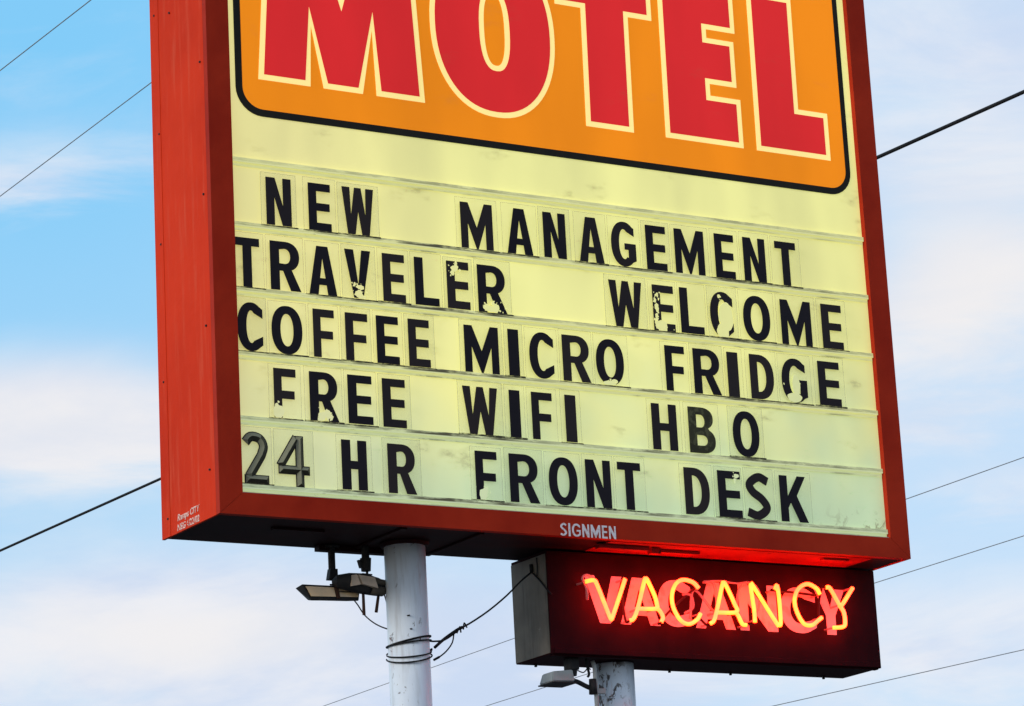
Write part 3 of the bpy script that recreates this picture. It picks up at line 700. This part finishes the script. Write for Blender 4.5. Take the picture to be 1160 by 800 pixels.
for i in range(6):
    a_, b_ = NEON[i][1][-1][-1], NEON[i+1][1][0][0]
    bm = bmesh.new(); mx, mz = (a_[0]+b_[0])/2, (a_[1]+b_[1])/2
    tube_bm(bm, smooth_path([(a_[0], NY+.004, a_[1]), (a_[0]+.004, NY+.03, a_[1]+.002), (mx, NY+.042, mz+.006), (b_[0]-.004, NY+.03, b_[1]+.002), (b_[0], NY+.004, b_[1])], 5), .0062, 8)
    link('blackout_tube', bm_mesh(bm), lip_dark, vac, smooth=True)
for i, (ch, paths) in enumerate(NEON):
    bm = bmesh.new(); sup = []
    for j, p in enumerate(paths):
        P = [(x, NY+(.0 if j == 0 else .006), z) for x, z in p]
        P = smooth_path(P, 5)
        ends = [Vector(P[0]), Vector(P[-1])]
        tube_bm(bm, P, .0096, 12)
        sup += ends
    nt_ = link('neon_tube', bm_mesh(bm), neon_m, vac, label='lit neon %s' % ch, smooth=True)
    for e_ in sup:
        bm = bmesh.new(); cyl_bm(bm, (e_.x, e_.y+.004, e_.z), (e_.x, BY0+.002, e_.z), .0045, .0055, 8)
        link('standoff', bm_mesh(bm), neon_off, nt_)
bm = bmesh.new()
tube_bm(bm, smooth_path([(x, .205, z) for x, z in [(1.980,-.152),(1.967,-.135),(1.945,-.127),(1.926,-.134),(1.919,-.149),(1.930,-.160)]], 5), .006, 8)
tube_bm(bm, smooth_path([(1.935, .215, -.16), (1.945, .215, -.19), (1.950, .222, -.225), (1.955, .23, -.235)], 5), .007, 8)
link('electrode', bm_mesh(bm), neon_off, vac, smooth=True)
bm = bmesh.new()
tube_bm(bm, smooth_path([(x, .236, z) for x, z in [(2.49,-.276),(2.539,-.245),(2.532,-.19),(2.486,-.186)]], 5), .0065, 8)
tube_bm(bm, smooth_path([(x, .238, z) for x, z in [(2.520,-.30),(2.553,-.160),(2.664,-.262),(2.668,-.128),(2.606,-.123)]], 4), .0065, 8)
link('unlit_tube', bm_mesh(bm), neon_off, vac, smooth=True)
bm = bmesh.new()
tube_bm(bm, smooth_path([(x, .240, z) for x, z in [(2.850,-.113),(2.808,-.151),(2.793,-.235),(2.82,-.298),(2.868,-.300),(2.912,-.241),(2.927,-.161),(2.897,-.118)]], 6, True), .0058, 8, True)
tube_bm(bm, smooth_path([(2.61, .236, -.118), (2.70, .236, -.112), (2.80, .236, -.118), (2.86, .236, -.108)], 5), .005, 8)
link('unlit_tube', bm_mesh(bm), neon_off, vac, smooth=True)

# ================================================================ poles
def pole(x, y, r, ztop, mat, label):
    p = thing('sign_pole', label, 'pole', (x, y, -Z0), 'steel poles under the motel sign')
    bm = bmesh.new(); tube_bm(bm, [(x, y, -Z0), (x, y, -Z0+1.0), (x, y, -Z0+2.2), (x, y, -1.2), (x, y, ztop)], r, 48)
    link('shaft', bm_mesh(bm), mat, p, smooth=True)
    link('base_plate', boxes([(x-.19, x+.19, y-.19, y+.19, -Z0, -Z0+.025)], .004), mat, p)
    bm = bmesh.new()
    for sx_ in (-.15, .15):
        for sy_ in (-.15, .15): cyl_bm(bm, (x+sx_, y+sy_, -Z0+.02), (x+sx_, y+sy_, -Z0+.075), .014, seg=6)
    link('anchor_bolts', bm_mesh(bm), rust, p)
    return p
p1 = pole(1.083, .36, .0935, -.0005, pole1_m, 'white steel pole wrapped with black cable, left of the VACANCY box')
bm = bmesh.new(); cyl_bm(bm, (1.083, .36, -.016), (1.083, .36, -.001), .105, .115, 32); link('weld_collar', bm_mesh(bm), under, p1)
p2 = pole(2.216, .452, .0955, BZ0-.0070, pole2_m, 'peeling white steel pole directly under the VACANCY box')
# conduit on the right pole
cd = thing('conduit', 'thin grey electrical conduit running up beside the peeling pole', 'conduit', (2.040, .33, -Z0))
bm = bmesh.new(); tube_bm(bm, [(2.040, .335, -Z0), (2.040, .335, -2.0), (2.040, .335, -.62), (2.040, .335, -.535), (2.040, .35, -.500)], .011, 10)
link('pipe', bm_mesh(bm), grey_metal, cd, smooth=True)
bm = bmesh.new()
for z in (-.64, -1.4, -2.4, -3.4): box(bm, 2.022, 2.085, .325, .345, z-.012, z+.012, .002)
link('pipe_clamps', bm_mesh(bm), grey_metal, cd)

# ================================================================ small lamp under the VACANCY box
sl = thing('small_floodlight', 'small grey box light on an arm under the VACANCY box', 'floodlight', (1.94, .36, BZ0))
bm = bmesh.new()
hexa(bm, [(1.787, .30, -.608), (1.908, .30, -.604), (1.908, .42, -.604), (1.787, .42, -.608), (1.800, .31, -.560), (1.905, .31, -.549), (1.905, .41, -.549), (1.800, .41, -.560)])
bmesh.ops.bevel(bm, geom=bm.edges[:], offset=.004, segments=2, affect='EDGES')
link('lamp_housing', bm_mesh(bm), grey_metal, sl)
link('lens_rim', boxes([(1.783, 1.912, .296, .424, -.6155, -.609)], .002), dark_metal, sl)
bm = bmesh.new(); box(bm, 1.905, 1.955, .33, .39, -.545, BZ0-.001, .006); cyl_bm(bm, (1.93, .36, -.57), (1.93, .36, -.52), .022, .030, 14)
link('mounting_bracket', bm_mesh(bm), dark_metal, sl)
bm = bmesh.new(); tube_bm(bm, smooth_path([(1.90, .36, -.588), (1.95, .355, -.596), (2.00, .35, -.618), (2.028, .34, -.630)], 5), .011, 10); cyl_bm(bm, (2.024, .335, -.655), (2.024, .335, -.585), .020, .017, 12)
link('arm', bm_mesh(bm), dark_metal, sl, smooth=True)
bm = bmesh.new(); tube_bm(bm, smooth_path([(1.955, .35, -.545), (1.98, .34, -.555), (2.005, .34, -.535), (2.02, .34, -.54)], 5), .003, 6); tube_bm(bm, smooth_path([(2.005, .35, BZ0-.004), (2.004, .345, -.52), (2.010, .34, -.56), (2.002, .34, -.575)], 5), [.006]*16, 6)
link('loose_wire', bm_mesh(bm), wire_m, sl, smooth=True)

# ================================================================ two floodlights under the cabinet
f1 = thing('floodlight', 'wide flat floodlight with tan lens on the outer drop rod, left of the white pole', 'floodlight', (.785, .50, 0), 'floodlights hanging under the cabinet')
bm = bmesh.new(); cyl_bm(bm, (.785, .50, -.002), (.785, .50, -.120), .0165, seg=14); cyl_bm(bm, (.785, .50, -.010), (.785, .50, -.001), .035, .04, 16)
hexa(bm, [(.760, .485, -.155), (.806, .485, -.155), (.806, .515, -.155), (.760, .515, -.155), (.770, .485, -.105), (.806, .485, -.105), (.806, .515, -.105), (.770, .515, -.105)])
cyl_bm(bm, (.790, .50, -.156), (.790, .50, -.185), .008, seg=10); cyl_bm(bm, (.772, .50, -.176), (.815, .50, -.176), .004, seg=8)
link('drop_rod', bm_mesh(bm), dark_metal, f1)
# housing: long shallow tray, its lens plane looking down and forward
bm = bmesh.new()
hexa(bm, [(.618, .475, -.186), (.912, .475, -.184), (.905, .57, -.184), (.632, .57, -.186), (.662, .475, -.258), (.902, .475, -.248), (.885, .56, -.235), (.690, .56, -.240)])
bmesh.ops.bevel(bm, geom=bm.edges[:], offset=.003, segments=1, affect='EDGES')
link('housing', bm_mesh(bm), dark_metal, f1)
bm = bmesh.new()
def face_pt(u, v, dy=-.0035):   # on the front sloping face
    a = Vector((.618, .475, -.186)).lerp(Vector((.912, .475, -.184)), u); b = Vector((.662, .475, -.258)).lerp(Vector((.902, .475, -.248)), u)
    return a.lerp(b, v)+Vector((0, dy, 0))
for u0, u1, v0, v1 in ((.045, .53, .13, .74), (.60, .97, .20, .36), (.60, .97, .44, .74)):
    q = [face_pt(u0, v0), face_pt(u1, v0), face_pt(u1, v1), face_pt(u0, v1)]; q2 = [p+Vector((0, .003, 0)) for p in q]
    hexa(bm, q+q2)
link('lens', bm_mesh(bm), lamp_glass, f1)
bm = bmesh.new(); q = [face_pt(.545, .0, -.012), face_pt(.595, .0, -.012), face_pt(.595, .85, -.012), face_pt(.545, .85, -.012)]; hexa(bm, q+[p+Vector((0, .012, 0)) for p in q])
link('clip', bm_mesh(bm), rust, f1)

f2 = thing('floodlight', 'rounded floodlight head with two thin prongs, on the drop rod nearest the white pole', 'floodlight', (.96, .44, 0), 'floodlights hanging under the cabinet')
bm = bmesh.new(); cyl_bm(bm, (.925, .44, -.002), (.925, .44, -.065), .018, seg=14); cyl_bm(bm, (.925, .44, -.06), (.925, .44, -.118), .026, .022, 14)
hexa(bm, [(.895, .43, -.105), (.912, .43, -.105), (.912, .45, -.105), (.895, .45, -.105), (.885, .43, -.070), (.896, .43, -.070), (.896, .45, -.070), (.885, .45, -.070)])
cyl_bm(bm, (.93, .44, -.118), (.93, .44, -.140), .006, seg=8); cyl_bm(bm, (.905, .44, -.131), (.955, .44, -.133), .0035, seg=8)
link('drop_rod', bm_mesh(bm), dark_metal, f2)
bm = bmesh.new()
tube_bm(bm, [(.770, .47, -.172), (.785, .455, -.170), (.83, .44, -.168), (.90, .435, -.176), (.97, .435, -.188), (1.01, .44, -.196), (1.018, .44, -.198)], [.012, .030, .044, .048, .042, .034, .018], 18)
for v in bm.verts:
    if v.co.z > -.135: v.co.z = -.135-(v.co.z+.135)*.0
link('head', bm_mesh(bm), dark_metal, f2, smooth=False)
bm = bmesh.new()
hexa(bm, [(.822, .384, -.200), (.865, .380, -.192), (.865, .40, -.192), (.822, .40, -.200), (.828, .390, -.150), (.852, .388, -.147), (.852, .41, -.147), (.828, .41, -.150)])
hexa(bm, [(.872, .374, -.190), (.950, .376, -.206), (.950, .40, -.206), (.872, .40, -.190), (.858, .384, -.148), (.940, .386, -.156), (.940, .41, -.156), (.858, .41, -.148)])
link('reflector', bm_mesh(bm), paint('worn_lamp_plate', (.72, .56, .42), (.55, .44, .34), .4, None, sc=20), f2)
bm = bmesh.new(); tube_bm(bm, [(.945, .40, -.170), (.99, .398, -.176), (1.008, .398, -.179)], [.014, .014, .010], 14); tube_bm(bm, [(.93, .40, -.212), (.99, .398, -.214), (1.01, .398, -.212)], [.020, .018, .008], 14)
link('sensor', bm_mesh(bm), paint('lamp_side', (.10, .085, .065), (.07, .06, .05), .5, None, sc=20), f2, smooth=True)
for a, b in (((.906, .44, -.215), (.906, .44, -.318)), ((.985, .44, -.215), (.968, .44, -.303))):
    bm = bmesh.new(); cyl_bm(bm, a, b, .0065, .0075, 10); link('prong', bm_mesh(bm), rust, f2)

# ================================================================ cables
def cable(name, label, cat, paths, mat=wire_m, group=None, sm=6, origin=None):
    bm = bmesh.new()
    for p, r in paths: tube_bm(bm, smooth_path(p, sm), r, 8)
    o = link(name, bm_mesh(bm), mat, None, origin or paths[0][0][0], smooth=True)
    o['label'] = label; o['category'] = cat
    if group: o['group'] = group
    return o
cable('lamp_cord', 'thin cord sagging from the wide floodlight to the white pole', 'cord', [([(.885, .50, -.235), (.905, .495, -.262), (.935, .48, -.315), (.975, .44, -.362), (1.02, .38, -.392), (1.05, .265, -.405)], .0032)])
cable('lamp_cord', 'short thin cord dropping from the rounded floodlight to the white pole', 'cord', [([(1.008, .44, -.205), (1.016, .43, -.25), (1.022, .42, -.30), (1.030, .36, -.335), (1.04, .262, -.345)], .0032)])
cx, cy, rr_ = 1.083, .36, .0995
def loop(z, tilt, sag, a0=0, a1=360, k=36, dr=0.0):
    o = []
    for i in range(k+1):
        a = R(a0+(a1-a0)*i/k)
        o.append((cx+(rr_+dr)*math.cos(a), cy+(rr_+dr)*math.sin(a), z+tilt*math.cos(a)+sag*math.sin(a)))
    return o
bundle_end = [(1.198, .33, -.472), (1.254, .34, -.430), (1.325, .345, -.385), (1.357, .348, -.370)]
cable('cable_wrap', 'black cable looped round the white pole and strung to the VACANCY box', 'cable', [
    (loop(-.446, .022, -.004), .0042), (loop(-.455, .014, .002, dr=.001), .0036),
    (loop(-.500, .018, .024, 150, 360)+[(1.19, .34, -.476)], .0034), (loop(-.517, .022, .030, 150, 360, dr=.002)+[(1.19, .34, -.480)], .0036),
    (loop(-.49, .02, .018, 0, 150), .0034),
    (bundle_end, .0072), (bundle_end[:3]+[(1.40, .36, -.350), (1.513, .375, -.283), (1.62, .385, -.205), (1.700, .39, -.135), (1.762, .392, -.088)], .0043),
    ([(1.186, .35, -.440), (1.21, .345, -.441), (1.26, .345, -.432), (1.33, .345, -.388)], .0042),
    ([(1.309, .345, -.400), (1.295, .34, -.445), (1.262, .34, -.485), (1.225, .34, -.512), (1.20, .34, -.524)], .0034), ([(1.225, .34, -.512), (1.196, .34, -.527)], .0055),
    ([(1.318, .335, -.402), (1.333, .33, -.372), (1.345, .345, -.395)], .0036), ([(1.352, .333, -.383), (1.362, .34, -.352), (1.378, .345, -.372)], .0036),
    ([(1.762, .392, -.088), (1.764, .37, -.105), (1.764, .32, -.145), (1.766, .27, -.192), (1.785, .262, -.215)], .0042),
    ([(1.764, .395, -.052), (1.764, .392, -.088)], .0100), ([(1.765, .345, -.03), (1.764, .342, -.08), (1.764, .35, -.122)], .0030)], sm=3)

# ================================================================ overhead lines (all run parallel, behind the sign)
def line(name, label, xa, ya, xb, yb, zr, rad, group, sag=.0):
    """through (xa,ya) and (xb,yb) at height zr, continued both ways"""
    dx = (xb-xa)/(yb-ya); pts = []
    n = 40; y0, y1 = -70, 130; ym = (ya+yb)/2
    for i in range(n+1):
        y = y0+(y1-y0)*i/n
        pts.append((xa+dx*(y-ya), y, zr+sag*((y-ym)/100)**2))
    bm = bmesh.new(); tube_bm(bm, pts, rad, 6)
    o = link(name, bm_mesh(bm), wire_m if rad > .012 else line_m, None, (pts[0]), smooth=True)
    o['label'] = label; o['category'] = 'power line'; o['group'] = group
LG = 'overhead lines behind the sign'
line('power_line', 'thick dark overhead cable passing behind the red cabinet on both sides', 10.577, 29.226, 11.768, 8.181, 6.176, .0175, LG)
line('power_line', 'thin wire across the top left corner of the sky, uppermost of two', 5.44, 16.1, 5.515, 13.95, 8.176, .0052, LG)
line('power_line', 'thin wire meeting the red cabinet side near its top left, lower of two', 6.93, 20.45, 6.96, 16.85, 8.176, .0052, LG)
line('power_line', 'thin wire leaving the right edge of the red cabinet just above its lower corner', 21.623, 33.78, 21.258, 19.802, 6.176, .0062, LG)
line('power_line', 'thin wire ending at the upper right edge of the black VACANCY box', 25.006, 40.662, 24.747, 24.075, 6.176, .0068, LG)
line('power_line', 'thin wire crossing the bottom right corner of the sky below the VACANCY box', 30.932, 39.498, 31.708, 32.6, 6.176, .0085, LG)
